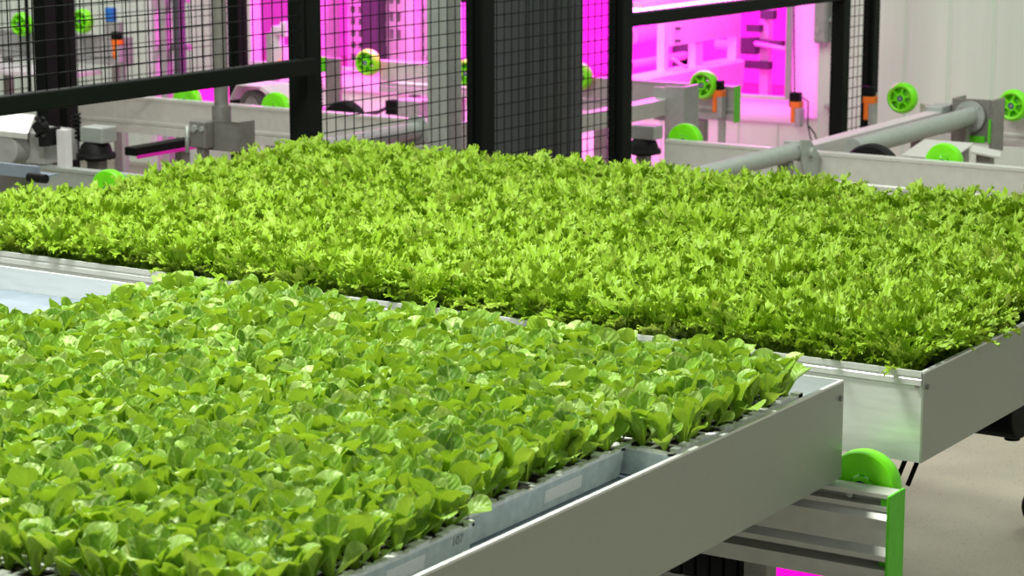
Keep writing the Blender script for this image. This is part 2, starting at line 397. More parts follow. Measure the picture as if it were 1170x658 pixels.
# ------------------------------------------------------------------ rafts in the front tray
def raft(x0, x1, y0, y1, label, stick=None, number=None):
    t = thing('plant_raft', label, 'plant raft', ((x0 + x1) / 2, (y0 + y1) / 2, .853), 'grey plant rafts in the lettuce tray')
    rr = random.Random(int(x0 * 991) + int(y0 * 313))
    taper = .006
    mb = MB()
    b0 = [(x0 + taper, y0 + taper, .8535), (x1 - taper, y0 + taper, .8535), (x1 - taper, y1 - taper, .8535), (x0 + taper, y1 - taper, .8535)]
    b1 = [(x0, y0, .895), (x1, y0, .895), (x1, y1, .895), (x0, y1, .895)]
    mb.add(b0 + b1, [(3, 2, 1, 0), (4, 5, 6, 7)] + [(i, (i + 1) % 4, 4 + (i + 1) % 4, 4 + i) for i in range(4)])
    mb.build('body', M['raft'], t, .002)
    # scalloped lip round the planting cells
    lip = MB()
    n = int((y1 - y0) / .0145)
    for k in range(n):
        a, b_ = y0 + (y1 - y0) * k / n, y0 + (y1 - y0) * (k + 1) / n
        for xs, d in ((x1, -1), (x0, 1)):
            w = rr.uniform(.006, .016); h = rr.uniform(.8965, .9025)
            lip.box(xs, xs + d * w, a, b_, .8945, h)
    n = int((x1 - x0) / .0145)
    for k in range(n):
        a, b_ = x0 + (x1 - x0) * k / n, x0 + (x1 - x0) * (k + 1) / n
        for ys, d in ((y0, 1), (y1, -1)):
            w = rr.uniform(.006, .016); h = rr.uniform(.8965, .9025)
            lip.box(a, b_, ys, ys + d * w, .8945, h)
    nx, ny = int((x1 - x0) / .043), int((y1 - y0) / .043)
    for k in range(1, nx): lip.box(x0 + (x1 - x0) * k / nx - .003, x0 + (x1 - x0) * k / nx + .003, y0 + .01, y1 - .01, .8945, .899)
    for k in range(1, ny): lip.box(x0 + .01, x1 - .01, y0 + (y1 - y0) * k / ny - .003, y0 + (y1 - y0) * k / ny + .003, .8945, .899)
    lip.build('lip', M['raft_edge'], t)
    MB().box(x0 + .005, x1 - .005, y0 + .005, y1 - .005, .895, .8972).build('growing_medium', M['soil'], t)
    if stick:
        a, b_ = stick
        def fx(z): return x1 - taper * (.895 - z) / (.895 - .8535) + .0007
        mb = MB(); z0, z1 = .866, .885
        mb.add([(fx(z0), a, z0), (fx(z0), b_, z0), (fx(z1), b_, z1), (fx(z1), a, z1), (fx(z0) - .002, a, z0), (fx(z0) - .002, b_, z0), (fx(z1) - .002, b_, z1), (fx(z1) - .002, a, z1)],
               [(0, 1, 2, 3), (7, 6, 5, 4), (0, 4, 5, 1), (2, 6, 7, 3), (1, 5, 6, 2), (3, 7, 4, 0)])
        o = mb.build('paper_label', M['paper'], t); o['label'] = 'white paper label'
    if number:
        s, yy = number
        cu = bpy.data.curves.new('number', 'FONT'); cu.body = s; cu.size = .018; cu.extrude = .0002; cu.materials.append(M['ink'])
        tmp = bpy.data.objects.new('number', cu); me = bpy.data.meshes.new_from_object(tmp); bpy.data.objects.remove(tmp)
        o = bpy.data.objects.new('printed_number', me); COL.objects.link(o); o.parent = t
        o.location = Vector((x1 - .0019, yy, .8785)) - Vector(t.location)
        o.rotation_euler = (R(98.2), 0, R(90)); o['label'] = 'faint grey number'
    return t
rows = [(1.995, 2.060, -1.66), (2.065, 2.497, -1.652), (2.505, 2.934, -1.676), (2.938, 3.372, -1.600)]
where = ['nearest sliver', 'second', 'third', 'farthest']
labs = {(1, 1): 'pale grey raft along the tray edge stamped with a faint number, under lettuce',
        (2, 1): 'pale grey raft under lettuce at the tray edge, middle one with a white paper label',
        (3, 1): 'pale grey raft under lettuce in the far right corner of the front tray',
        (1, 0): 'pale grey raft hidden under lettuce behind the raft with the number',
        (2, 0): 'pale grey raft hidden under lettuce behind the raft with the white label',
        (3, 0): 'pale grey raft hidden under lettuce in the inner half beside the bare pan'}
RAFTS = []
for i, (y0, y1, xr) in enumerate(rows):
    if i == 0: continue
    for j, (xa, xb) in enumerate(((xr - 1.295, xr - .652), (xr - .645, xr))):
        raft(xa, xb, y0, y1, labs[(i, j)], {(1, 1): (2.30, 2.385), (2, 1): (2.714, 2.814)}.get((i, j)), ('107', 2.445) if (i, j) == (1, 1) else None)
        RAFTS.append((xa, xb, y0, y1))
RAFTS += [(-2.95, -1.66, 2.0, 2.06)]
# foremost raft row lies mostly outside the picture: one slim raft so that the bed goes on
raft(-2.955, -1.66, 1.996, 2.060, 'narrow pale grey raft at the near end of the front tray, outside the picture')

# ------------------------------------------------------------------ plants
def mesh_from(name, V, F, tone, u, v, m):
    me = bpy.data.meshes.new(name)
    nv, nf = len(V), len(F)
    me.vertices.add(nv); me.vertices.foreach_set('co', V.astype(np.float32).ravel())
    me.loops.add(nf * 4); me.loops.foreach_set('vertex_index', F.astype(np.int32).ravel())
    me.polygons.add(nf); me.polygons.foreach_set('loop_start', np.arange(0, nf * 4, 4, dtype=np.int32))
    me.polygons.foreach_set('use_smooth', np.ones(nf, dtype=bool))
    me.update(calc_edges=True)
    for nme, arr in (('tone', tone), ('leaf_u', u), ('leaf_v', v)):
        at = me.attributes.new(nme, 'FLOAT', 'POINT'); at.data.foreach_set('value', arr.astype(np.float32))
    me.materials.append(m)
    return me

def join(parts):
    Vs, Fs, T, U, W = [], [], [], [], []; o = 0
    for V, F, t, u, v in parts:
        Vs.append(V); Fs.append(F + o); T.append(t); U.append(u); W.append(v); o += len(V)
    return np.concatenate(Vs), np.concatenate(Fs), np.concatenate(T), np.concatenate(U), np.concatenate(W)

def rotz(V, a):
    c, s = math.cos(a), math.sin(a)
    return np.stack([V[:, 0] * c - V[:, 1] * s, V[:, 0] * s + V[:, 1] * c, V[:, 2]], 1)

def spoon_leaf(r, L, W, lean, bend, tone):
    """round-bladed leaf growing outward along +X; upper face looks inward/up"""
    ts = np.array([0, .14, .28, .40, .52, .64, .76, .86, .93, .975, 1.0]); nv, nu = len(ts), 7
    pw = .40 + r.uniform(-.06, .05)
    def width(t):
        if t < pw: return .17 + .15 * (t / pw) ** 1.8
        s = (t - pw) / (1 - pw)
        return .32 + .68 * math.sin(min(1, s / .55) * math.pi / 2) if s < .55 else math.sqrt(max(0, 1 - ((s - .55) / .45) ** 2.1))
    x = z = 0.0; pts = []; d = L / (nv - 1)
    for i, t in enumerate(ts):
        ang = lean + bend * t ** 2.2
        d = L * ((ts[i + 1] - t) if i < nv - 1 else 0)
        pts.append((x, z, ang)); x += d * math.sin(ang); z += d * math.cos(ang)
    cup = r.uniform(.22, .60); tw = r.uniform(-.35, .35); ph = r.uniform(0, 6.28); side = r.uniform(-.25, .25)
    V, U, Vv = [], [], []
    for i, t in enumerate(ts):
        px, pz, ang = pts[i]
        w = max(width(t), .16 if t > .9 else 0) * W / 2
        n_x, n_z = -math.cos(ang), math.sin(ang)        # upper face normal (inward, up)
        for j in range(nu):
            uu = -1 + 2 * j / (nu - 1)
            h = cup * w * uu * uu + .0016 * math.sin(9 * t + 4 * uu + ph) * min(1, t * 2)
            yy = uu * w + side * t * t * L * .3
            tx = tw * t * uu * w
            V.append((px + n_x * (h + tx), yy, pz + n_z * (h + tx))); U.append(uu); Vv.append(t)
    F = [(i * nu + j, i * nu + j + 1, (i + 1) * nu + j + 1, (i + 1) * nu + j) for i in range(nv - 1) for j in range(nu - 1)]
    V = np.array(V); F = np.array(F)[:, ::-1]
    return V, F, np.full(len(V), tone), np.array(U), np.array(Vv)

def lettuce_plant(seed):
    r = random.Random(seed); parts = []
    n = r.choice((7, 8, 8)); a0 = r.uniform(0, 6.28)
    for k in range(n):
        f = k / (n - 1)                                  # outer -> inner
        L = (.078 - .008 * f) * r.uniform(.82, 1.15); W = (.044 - .009 * f) * r.uniform(.85, 1.15)
        lean = (.40 - .28 * f) * r.uniform(.4, 1.3); bend = r.uniform(.05, .65) if r.random() < .75 else r.uniform(.8, 1.5)
        if k < 2: lean = r.uniform(.55, .95); L *= .75
        tone = min(1, max(0, r.gauss(.44 + .12 * f, .28)))
        V, F, t, u, v = spoon_leaf(r, L, W, lean, bend, tone)
        V = V + np.array([.004, 0, 0]); V = rotz(V, a0 + k * 2.39996 + r.uniform(-.3, .3))
        parts.append((V, F, t, u, v))
    return join(parts)

def frill_leaf(r, L, W, lean, bend, tone):
    ns = 11
    V, U, Vv, F, T = [], [], [], [], []
    x = z = 0.0; d = L / ns; P = []
    sway = r.uniform(-.3, .3); yy = 0
    for i in range(ns + 1):
        t = i / ns; ang = lean + bend * t ** 1.6
        P.append((x, yy, z, ang)); x += d * math.sin(ang); z += d * math.cos(ang); yy += d * sway * t
    def pt(i, u, h, f=0.0):
        px, py, pz, ang = P[i]
        return (px - math.cos(ang) * h + math.sin(ang) * f, py + u, pz + math.sin(ang) * h + math.cos(ang) * f)
    def quad(a, b, c, e, us, vs, tt):
        o = len(V); V.extend([a, b, c, e]); U.extend(us); Vv.extend(vs); T.extend(tt); F.append((o, o + 1, o + 2, o + 3))
    def rw(t): return W * (.10 + .24 * min(1, t * 1.6))
    for i in range(ns):
        t0, t1 = i / ns, (i + 1) / ns
        w0, w1 = rw(t0) * .5, rw(t1) * .5
        if i == ns - 1: w1 *= .5
        for s in (1, -1):
            q = [pt(i, 0, 0), pt(i + 1, 0, 0), pt(i + 1, s * w1, .002), pt(i, s * w0, .002)]
            if s < 0: q = q[::-1]
            quad(*q, (0, 0, s * .4, s * .4) if s > 0 else (s * .4, s * .4, 0, 0), (t0, t1, t1, t0) if s > 0 else (t0, t1, t1, t0)[::-1], [tone] * 4)
            if t0 > .18 and r.random() < .92:
                # forked, curled side lobes
                lw = W * .5 * (.5 + .7 * math.sin(math.pi * min(1, t0 * 1.0))) * r.uniform(.6, 1.3)
                up = r.uniform(-.6, 1.4) * lw; fw = r.uniform(-.1, 1.3) * d
                A, B = pt(i, s * w0, .002), pt(i + 1, s * w1 * .95, .002)
                mA = pt(i, s * (w0 + lw * .6), up * .35 + .002, fw * .5 - d * .30); mB = pt(i, s * (w0 + lw * .55), up * .35 + .003, fw * .6 + d * .95)
                tA = pt(i, s * (w0 + lw * r.uniform(.9, 1.1)), up + r.uniform(-.004, .005), fw - d * .15); tB = pt(i, s * (w0 + lw * r.uniform(.85, 1.1)), up + r.uniform(-.004, .005), fw + d * .95)
                mid = tuple((p + q_) / 2 for p, q_ in zip(mA, mB)); mid = (mid[0], mid[1], mid[2] + r.uniform(-.004, .004))
                tm = tuple((p + q_) / 2 for p, q_ in zip(tA, tB)); tm = (tm[0] * .75 + mid[0] * .25, tm[1] * .75 + mid[1] * .25, tm[2] + r.uniform(-.005, .003))
                hi = min(1, tone + .30)
                qs = [([A, B, mB, mA], [tone, tone, tone + .05, tone + .05]), ([mA, mid, tm, tA], [tone + .05, tone + .05, hi, hi]), ([mid, mB, tB, tm], [tone + .05, tone + .05, hi, hi])]
                for q, tt in qs:
                    if s < 0: q = q[::-1]; tt = tt[::-1]
                    quad(*q, (s * .4, s * .4, s * .8, s * 1.), (t0, t1, t1, t0), tt)
    # tip: three teeth
    for k in (-1, 0, 1):
        b0 = pt(ns, (k - .5) * W * .12, 0, -.002); b1 = pt(ns, (k + .5) * W * .12, 0, -.002)
        e0 = pt(ns, k * W * .26 - W * .05, r.uniform(-.004, .006), .007); e1 = pt(ns, k * W * .26 + W * .05, r.uniform(-.004, .006), .009)
        quad(b0, e0, e1, b1, (0, .5, .5, 0), (.9, 1, 1, .9), [tone, min(1, tone + .15)] * 2)
    return np.array(V), np.array(F)[:, ::-1], np.array(T), np.array(U, float), np.array(Vv)

def endive_plant(seed):
    r = random.Random(seed * 7 + 3); parts = []
    n = r.choice((19, 20, 21)); a0 = r.uniform(0, 6.28)
    for k in range(n):
        f = k / (n - 1)
        L = (.100 - .028 * f) * r.uniform(.80, 1.15); W = (.0190 - .003 * f) * r.uniform(.75, 1.25)
        lean = (.50 - .40 * f) * r.uniform(.4, 1.3); bend = r.uniform(.2, 1.7)
        tone = min(1, max(0, r.gauss(.34 + .20 * f, .24)))
        V, F, t, u, v = frill_leaf(r, L, W, lean, bend, tone)
        V = V + np.array([.003, 0, 0]); V = rotz(V, a0 + k * 2.39996 + r.uniform(-.3, .3))
        parts.append((V, F, t, u, v))
    return join(parts)

CAM = Vector((0, 0, 1.8)); PITCH, YAW, FPX = R(11.1232), R(32.5528), 2716.0
fwd = Vector((-math.sin(YAW) * math.cos(PITCH), math.cos(YAW) * math.cos(PITCH), -math.sin(PITCH)))
rgt = Vector((math.cos(YAW), math.sin(YAW), 0)); upv = rgt.cross(fwd)
def framed(p, m=1.06):
    d = Vector(p) - CAM; z = d.dot(fwd)
    return z > 0 and abs(d.dot(rgt) / z * FPX) < 585 * m and abs(d.dot(upv) / z * FPX) < 329 * m, z

def plant_bed(spots, variants, name, label, cat, group, mass_name, mass_label, m, count=300):
    data = [variants(i) for i in range(14)]
    meshes = [mesh_from(name, *d, m) for d in data]
    inside, rest = [], []
    for s in spots:
        ok, z = framed((s[0], s[1], s[2] + .05), .98)
        (inside if ok else rest).append((z, s))
    inside.sort(key=lambda t: t[0])
    for z, (x, y, zz, a, sc, tx, ty, k) in inside[:count]:
        o = bpy.data.objects.new(name, meshes[k]); COL.objects.link(o)
        o.location = (x, y, zz); o.rotation_euler = (tx, ty, a); o.scale = (sc, sc, sc)
        tag(o, label, cat, group)
    parts = []
    for z, (x, y, zz, a, sc, tx, ty, k) in inside[count:] + rest:
        V, F, t, u, v = data[k]
        Mx = np.array((Matrix.Rotation(a, 4, 'Z') @ Matrix.Rotation(ty, 4, 'Y') @ Matrix.Rotation(tx, 4, 'X')).to_3x3())
        parts.append(((V * sc) @ Mx.T + np.array([x, y, zz]), F, t, u, v))
    me = mesh_from(mass_name, *join(parts), m)
    o = bpy.data.objects.new(mass_name, me); COL.objects.link(o)
    tag(o, mass_label, cat, None, 'stuff')

def spot(r, x, y, z, sc, k=14, j=.008, tl=.14):
    return (x + r.uniform(-j, j), y + r.uniform(-j, j), z, r.uniform(0, 6.28), sc, r.uniform(-tl, tl), r.uniform(-tl, tl), r.randrange(k))

sp = []; r = random.Random(5)
for (xa, xb, y0, y1) in RAFTS:
    nx, ny = max(1, round((xb - xa) / .0435)), max(1, round((y1 - y0) / .0435))
    for i in range(nx):
        for j in range(ny):
            x = xa + (xb - xa) * (i + .5) / nx; y = y0 + (y1 - y0) * (j + .5) / ny
            if xb - x < .02: x -= .004
            sp.append(spot(r, x, y, .8965, r.uniform(.82, 1.08), j=.005, tl=.12))
plant_bed(sp, lettuce_plant, 'lettuce_plant', 'young round-leaved green lettuce in the nearer rows of the front tray', 'lettuce', 'round lettuces in the nearer rows',
          'lettuce_mass', 'round-leaved green lettuce filling the farther rows of the front tray', M['lettuce'])

sp = []; r = random.Random(9)
nx, ny = 57, 35
X0, X1, Y0, Y1 = -3.93, -1.530, 3.652, 5.125
for i in range(nx):
    for j in range(ny):
        x = X0 + (X1 - X0) * (i + .5) / nx; y = Y0 + (Y1 - Y0) * (j + .5) / ny
        if -2.27 < x < -2.15 and y > 5.02: continue
        if x < -3.87 and y > 4.12: continue
        h = 1.03
        if x < -3.6 and y < 4.42: h = 1.02 - .20 * max(0, (y - 4.0) / .42)
        elif x < -3.6: h = .99
        if x > -2.16 and y > 4.9: h = 1.16
        if -3.0 < x < -2.27 and y > 4.9: h = 1.10
        h *= 1 + .07 * math.sin(x * 9 + 1) * math.sin(y * 11)
        sp.append(spot(r, x, y, .858, h * r.uniform(.97, 1.13), j=.012, tl=.12))
plant_bed(sp, endive_plant, 'endive_plant', 'young frilly light green endive in the nearer rows of the back tray', 'endive', 'frilly endives in the nearer rows',
          'endive_mass', 'frilly light green endive filling the farther rows of the back tray', M['endive'])

# ------------------------------------------------------------------ fence
FY = R(-3.0); F0 = Vector((-4.087, 5.32, 0)); FD = Vector((math.sin(R(3)), math.cos(R(3)), 0))
def fpos(t, off=0): p = F0 + FD * t + Vector((math.cos(R(3)), -math.sin(R(3)), 0)) * off; return (p.x, p.y, 0)
def post(t, w, label, h=2.1, off=0, base=None):
    o = thing('fence_post', label, 'fence post', fpos(t, off) if base is None else base, 'black fence posts', FY, local=True)
    mb = MB().box(-w / 2, w / 2, -w / 2, w / 2, .008, h); mb.build('post', M['black'], o, .003)
    mb = MB().box(-w / 2 - .03, w / 2 + .03, -w / 2 - .004, w / 2 + .004, 0, .008); mb.build('base_plate', M['black'], o)
    return o
def panel(t0, t1, z0, z1, label, name='mesh_fence', frame=.025, bottom=None, cell=.04, base=None, wire=.0017, off=0, frames=True, cat='fence panel', group='black wire mesh panels'):
    o = thing(name, label, cat, fpos(0, off) if base is None else base, group, FY, local=True)
    mb = MB(); n = round((t1 - t0) / cell)
    for k in range(1, n):
        y = t0 + (t1 - t0) * k / n; mb.tube((0, y, z0), (0, y, z1), wire, 5)
    n = round((z1 - z0) / cell)
    for k in range(1, n):
        z = z0 + (z1 - z0) * k / n; mb.tube((.003, t0, z), (.003, t1, z), wire, 5)
    mb.build('wire_mesh', M['black'], o)
    if frames:
        w = frame / 2
        for a, b_ in ((t0 - w, t0 + w), (t1 - w, t1 + w)): MB().box(-w, w, a, b_, z0, z1).build('upright', M['black'], o)
        MB().box(-w, w, t0, t1, z1 - w, z1 + w).build('rail', M['black'], o)
        if bottom is None: MB().box(-w, w, t0, t1, z0 - w, z0 + w).build('rail', M['black'], o)
    return o
post(0, .067, 'thick black post left of centre where the gate rail ends')
post(.834, .064, 'black post between the galvanised column and grey cabinet')
post(1.630, .060, 'black post at the left side of the open doorway')
post(3.207, .056, 'black post closing the right side of the open doorway')
post(3.468, .050, 'last black post of the fence, beside the white wall')
panel(.050, .786, .12, 2.05, 'wire mesh panel in front of the pink chamber, left of the galvanised column', frame=.012)
panel(.880, 1.592, .12, 2.05, 'wire mesh panel over the charcoal grey cabinet', frame=.012)
panel(3.245, 3.435, .12, 2.05, 'narrow wire mesh strip between the last two black posts', frame=.012)
# gate with heavy bottom rail, hung in front of the first post
g = panel(-1.75, -.075, 1.15, 2.05, 'black mesh gate with a heavy bottom rail above the endive at left', 'mesh_gate', .012, 'none', off=.052, cat='gate', group=None)
mb = MB().box(-.018, .018, -1.78, -.035, 1.105, 1.151)
mb.build('bottom_rail', M['black'], g, .004)
mb = MB().tube((-.018, -.05, 1.128), (-.045, -.05, 1.128), .012, 10); mb.build('hinge_pin', M['galv_dark'], g)
# doorway header
o = thing('door_header', 'black steel header beam over the open doorway', 'door frame', fpos(1.665), None, FY, local=True)
MB().box(-.024, .024, 0, 1.51, 1.117, 1.160).build('beam', M['black'], o, .003)
MB().box(-.024, .024, 0, 1.51, 1.30, 1.35).build('beam', M['black'], o, .003)
# fence further back on the left
RB = (-6.10, 7.50, 0)
post(0, .058, 'slim black post behind the steel pole at upper left', 2.1, base=RB)
post(0, .060, 'right one of the close pair of black posts behind the mesh gate', 2.1, base=(-6.155, 6.555, 0))
post(0, .060, 'left one of the close pair of black posts behind the mesh gate', 2.1, base=(-6.16, 6.458, 0))
panel(.04, .93, .80, 2.05, 'far wire mesh panel seen through the black gate', base=(-6.15, 6.53, 0), frame=.01)
panel(-.98, -.05, .80, 2.05, 'far wire mesh panel at the left edge behind the black gate', base=(-6.16, 6.42, 0), frame=.01)

# ------------------------------------------------------------------ column, cabinet
o = thing('steel_column', 'pale galvanised column behind the mesh left of the second post', 'column', (-4.70, 6.92, 0))
mb = MB().box(-4.745, -4.655, 6.875, 6.965, 0.01, 2.2); mb.build('shaft', M['galv'], o, .006)
mb = MB().box(-4.79, -4.61, 6.83, 7.01, 0, .01); mb.build('base_plate', M['galv'], o)
o = thing('control_cabinet', 'tall charcoal grey cabinet behind the mesh in the middle', 'cabinet', (-4.30, 6.86, 0))
mb = MB().box(-4.37, -4.205, 6.665, 7.045, .06, 2.15); mb.build('body', M['grey_panel'], o, .006)
mb = MB()
for k in range(4): mb.box(-4.205, -4.201, 6.69 + k * .088, 6.69 + k * .088 + .076, .12, 2.10)
mb.build('door_panel', M['grey_panel'], o, .002)
MB().box(-4.36, -4.215, 6.68, 7.03, 0, .06).build('plinth', M['black'], o)

# ------------------------------------------------------------------ steel pole with clamp
o = thing('support_pole', 'brownish steel pole with a clamp bracket behind the gate rail', 'pole', (-4.86, 5.885, 0))
mb = MB().tube((-4.86, 5.885, .80), (-4.86, 5.885, 2.1), .0235, 24)
mb.build('tube', M['galv_dark'], o)
mb = MB().tube((-4.86, 5.885, .85), (-4.86, 5.885, .905), .031, 24); mb.build('collar', M['galv_dark'], o)
mb = MB()
mb.box(-4.90, -4.76, 5.845, 5.851, .765, .862); mb.box(-4.766, -4.760, 5.845, 5.93, .765, .862)
mb.build('clamp_plate', M['galv_dark'], o, .003)
mb = MB().box(-4.926, -4.86, 5.800, 5.845, .775, .862); mb.build('clamp_block', M['galv_dark'], o, .006)
mb = MB()
mb.tube((-4.90, 5.80, .838), (-4.90, 5.790, .838), .012, 6, smooth=False); mb.tube((-4.87, 5.80, .838), (-4.87, 5.793, .838), .009, 6, smooth=False); mb.tube((-4.925, 5.79, .76), (-4.925, 5.79, .845), .007, 8)
mb.build('bolt', M['galv'], o)
mb = MB().box(-4.905, -4.875, 5.81, 5.84, .01, .775); mb.box(-4.94, -4.84, 5.77, 5.88, 0, .01); mb.build('foot', M['galv_dark'], o, .003)

# ------------------------------------------------------------------ shafts and cross members of the conveyor behind
def shaft(x, y0, y1, z, r, label, flange=True, supports=True):
    o = thing('drive_shaft', label, 'drive shaft', (x, (y0 + y1) / 2, 0), 'steel cross shafts')
    MB().tube((x, y0, z), (x, y1, z), r, 24).build('tube', M['galv'], o)
    mb = MB()
    if flange:
        mb.tube((x, y1 - .004, z), (x, y1 + .008, z), r * 1.75, 24, smooth=True)
        for k in range(4):
            a = math.pi / 4 + k * math.pi / 2
            mb.tube((x + r * 1.45 * math.cos(a), y1 - .012, z + r * 1.45 * math.sin(a)), (x + r * 1.45 * math.cos(a), y1 - .004, z + r * 1.45 * math.sin(a)), .006, 6, smooth=False)
        mb.build('flange', M['galv'], o)
    if supports:
        for y in (y0 + .1, y1 - .06): MB().box(x - .02, x + .02, y - .02, y + .02, 0, z - r * .9).build('stand', M['galv_dark'], o)
    return o
s1 = shaft(-3.362, 6.05, 6.975, .742, .030, 'thick steel tube rising out of the endive toward the hinge plate', False)
mb = MB()
mb.prism([(6.955, .785), (7.03, .775), (7.095, .72), (7.095, .62), (7.02, .60), (6.97, .70)], 'x', -3.335, -3.327)
mb.box(-3.40, -3.335, 6.975, 6.990, .71, .775)
mb.tube((-3.329, 7.03, .735), (-3.315, 7.03, .735), .018, 16)
mb.build('hinge_bracket', M['galv'], s1, .002)
s2 = shaft(-3.335, 7.37, 8.42, .708, .034, 'steel tube with flange running to the green clad plate at right')
mb = MB().box(-3.41, -3.262, 8.44, 8.452, .615, .772); mb.box(-3.415, -3.405, 8.44, 8.56, .60, .772); mb.box(-3.262, -3.25, 8.44, 8.56, .57, .772)
mb.build('bearing_plate', M['galv_dark'], s2, .002)
mb = MB().box(-3.375, -3.275, 8.425, 8.439, .610, .635); mb.box(-3.262, -3.255, 8.425, 8.439, .61, .70); mb.box(-3.375, -3.367, 8.425, 8.439, .61, .66)
mb.build('guard', M['green_paint'], s2, .002)
s3 = shaft(-4.869, 6.05, 6.99, .705, .031, 'steel tube with flange behind the mesh at left of the column')
# square cross beam on the right
o = thing('cross_beam', 'square aluminium beam running from the hinge plate back to the wall', 'cross beam', (-3.45, 7.7, 0))
mb = MB().box(-3.485, -3.425, 7.16, 8.36, .655, .726); mb.build('tube', M['beam'], o, .003)
mb = MB().box(-3.49, -3.42, 8.36, 8.48, .64, .745); mb.build('end_block', M['galv'], o, .003)
for yy in (7.3, 8.2): MB().box(-3.475, -3.435, yy, yy + .04, 0, .655).build('leg', M['galv_dark'], o)
# arm seen left of the doorway
o = thing('lift_beam', 'aluminium beam end beside the doorway post with a grey plate', 'beam', (-4.43, 7.6, 0))
mb = MB().box(-4.475, -4.405, 7.15, 8.03, .685, .748); mb.build('tube', M['beam'], o, .003)
mb = MB().box(-4.41, -4.325, 8.00, 8.012, .50, .80); mb.box(-4.337, -4.325, 8.0, 8.12, .50, .80); mb.box(-4.475, -4.40, 8.031, 8.043, .66, .79); mb.build('plate', M['galv'], o, .002)
mb = MB().box(-4.46, -4.42, 7.25, 7.29, 0, .685); mb.build('leg', M['galv_dark'], o)
mb = MB().box(-4.40, -4.34, 8.013, 8.06, 0, .50); mb.build('leg', M['galv_dark'], o)

def gear_motor(x, y, z, label, box=True, up=.12):
    o = thing('gear_motor', label, 'motor', (x, y, z), 'black bell-shaped motors')
    mb = MB().lathe([(0, 0), (.034, 0), (.036, .006), (.060, .008), (.064, .014), (.060, .022), (.054, .025), (.047, .050), (.036, .060), (0, .061)], (x, y, z), 'z', 28)
    mb.build('housing', M['rubber'], o)
    mb = MB()
    for k in range(18):
        a = 2 * math.pi * k / 18; mb.tube((x + .057 * math.cos(a), y + .057 * math.sin(a), z + .006), (x + .057 * math.cos(a), y + .057 * math.sin(a), z + .025), .005, 6)
    mb.build('rib_ring', M['rubber'], o)
    if box:
        mb = MB().box(x - .035, x + .06, y - .035, y + .035, z + .061, z + .061 + up * .5); mb.build('gearbox', M['galv'], o, .004)
    mb = MB()
    pts = [(x - .062 + .014 * math.cos(t * .9), y - .02 + .014 * math.sin(t * .9), z + .062 + up * t / 50) for t in range(44)]
    mb.path(pts, .004, 6); mb.build('spring', M['black'], o)
    return o
gm = gear_motor(-4.19, 7.45, .612, 'black bell-shaped motor with a spring beside the doorway post', True, .10)
MB().box(-4.21, -4.17, 7.43, 7.47, 0, .612).build('stand', M['galv_dark'], gm)
gm = gear_motor(-5.178, 5.64, .7335, 'black bell-shaped motor standing behind the short beam at left', True, .10)
MB().box(-5.20, -5.15, 5.62, 5.66, 0, .7335).build('stand', M['galv_dark'], gm)
# duct behind it
o = thing('cable_duct', 'black cable duct with an edge painted as magenta light behind the endive at left', 'cable duct', (-5.1, 5.9, 0))
MB().box(-5.125, -5.075, 5.715, 6.02, .745, .772).build('channel', M['black'], o, .002)
MB().box(-5.074, -5.066, 5.715, 6.02, .738, .747).build('magenta_light_edge', M['magenta'], o)  # magenta light along the duct's edge, put into the colour
MB().box(-5.115, -5.085, 5.95, 5.99, 0, .745).build('stand', M['galv_dark'], o)

o = thing('bearing_bracket', 'grey bracket with green block and black spring left of the wheel behind the mesh', 'bracket', (-6.56, 8.74, 0))
MB().box(-6.585, -6.505, 8.725, 8.745, .50, .735).build('plate', M['galv_dark'], o, .003)
MB().box(-6.67, -6.59, 8.73, 8.76, .665, .735).build('block', M['green_paint'], o, .003)
MB().path([(-6.635 + .018 * math.cos(t * .9), 8.73 + .018 * math.sin(t * .9), .50 + .145 * t / 60) for t in range(60)], .007, 6).build('spring', M['black'], o)
MB().box(-6.68, -6.505, 8.70, 8.765, .475, .50).build('shelf', M['galv_dark'], o)
MB().box(-6.60, -6.56, 8.71, 8.75, 0, .475).build('stand', M['galv_dark'], o)
o = thing('drive_box', 'small grey drive box below the pale beam behind the mesh', 'drive box', (-6.05, 8.7, 0))
MB().box(-6.14, -6.02, 8.66, 8.76, .44, .575).build('body', M['mid_grey'], o, .004)
MB().box(-6.22, -6.14, 8.68, 8.74, .50, .565).build('connector', M['black'], o, .004)
MB().path([(-6.22, 8.70, .53), (-6.28, 8.69, .50), (-6.36, 8.69, .49), (-6.44, 8.70, .46), (-6.50, 8.70, .47)], .008, 8).build('cable', M['cable'], o)
MB().box(-6.10, -6.05, 8.69, 8.73, 0, .44).build('stand', M['galv_dark'], o)
# black and grey tyres of the transfer drives
def drive_tyre(x, y, z, r, w, label, m='rubber', tread=True):
    o = thing('drive_wheel', label, 'wheel', (x, y, z - r), 'drive wheels behind the beams')  # drive wheel with rubber tyre and hub
    mb = MB().lathe([(r * .62, -w / 2), (r * .93, -w / 2), (r, -w * .3), (r, w * .3), (r * .93, w / 2), (r * .62, w / 2)], (x, y, z), 'y', 56)
    mb.build('tyre', M[m], o)
    mb = MB().lathe([(r * .62, -w * .35), (r * .62, w * .35), (r * .14, w * .3), (r * .14, -w * .3)], (x, y, z), 'y', 40)
    mb.lathe([(r * .16, -w * .6), (r * .16, w * .6), (r * .05, w * .6), (r * .05, -w * .6)], (x, y, z), 'y', 24)
    for k in range(8):
        a = k * math.pi / 4
        mb.tube((x + r * .42 * math.cos(a), y - w * .42, z + r * .42 * math.sin(a)), (x + r * .42 * math.cos(a), y - w * .3, z + r * .42 * math.sin(a)), r * .07, 10)
    mb.build('hub', M['mid_grey'], o)
    mb = MB().tube((x, y, z), (x, y + .10, z), r * .1, 12); mb.box(x - .03, x + .03, y + .10, y + .13, 0, z + .03); mb.build('stand', M['galv_dark'], o)
    return o
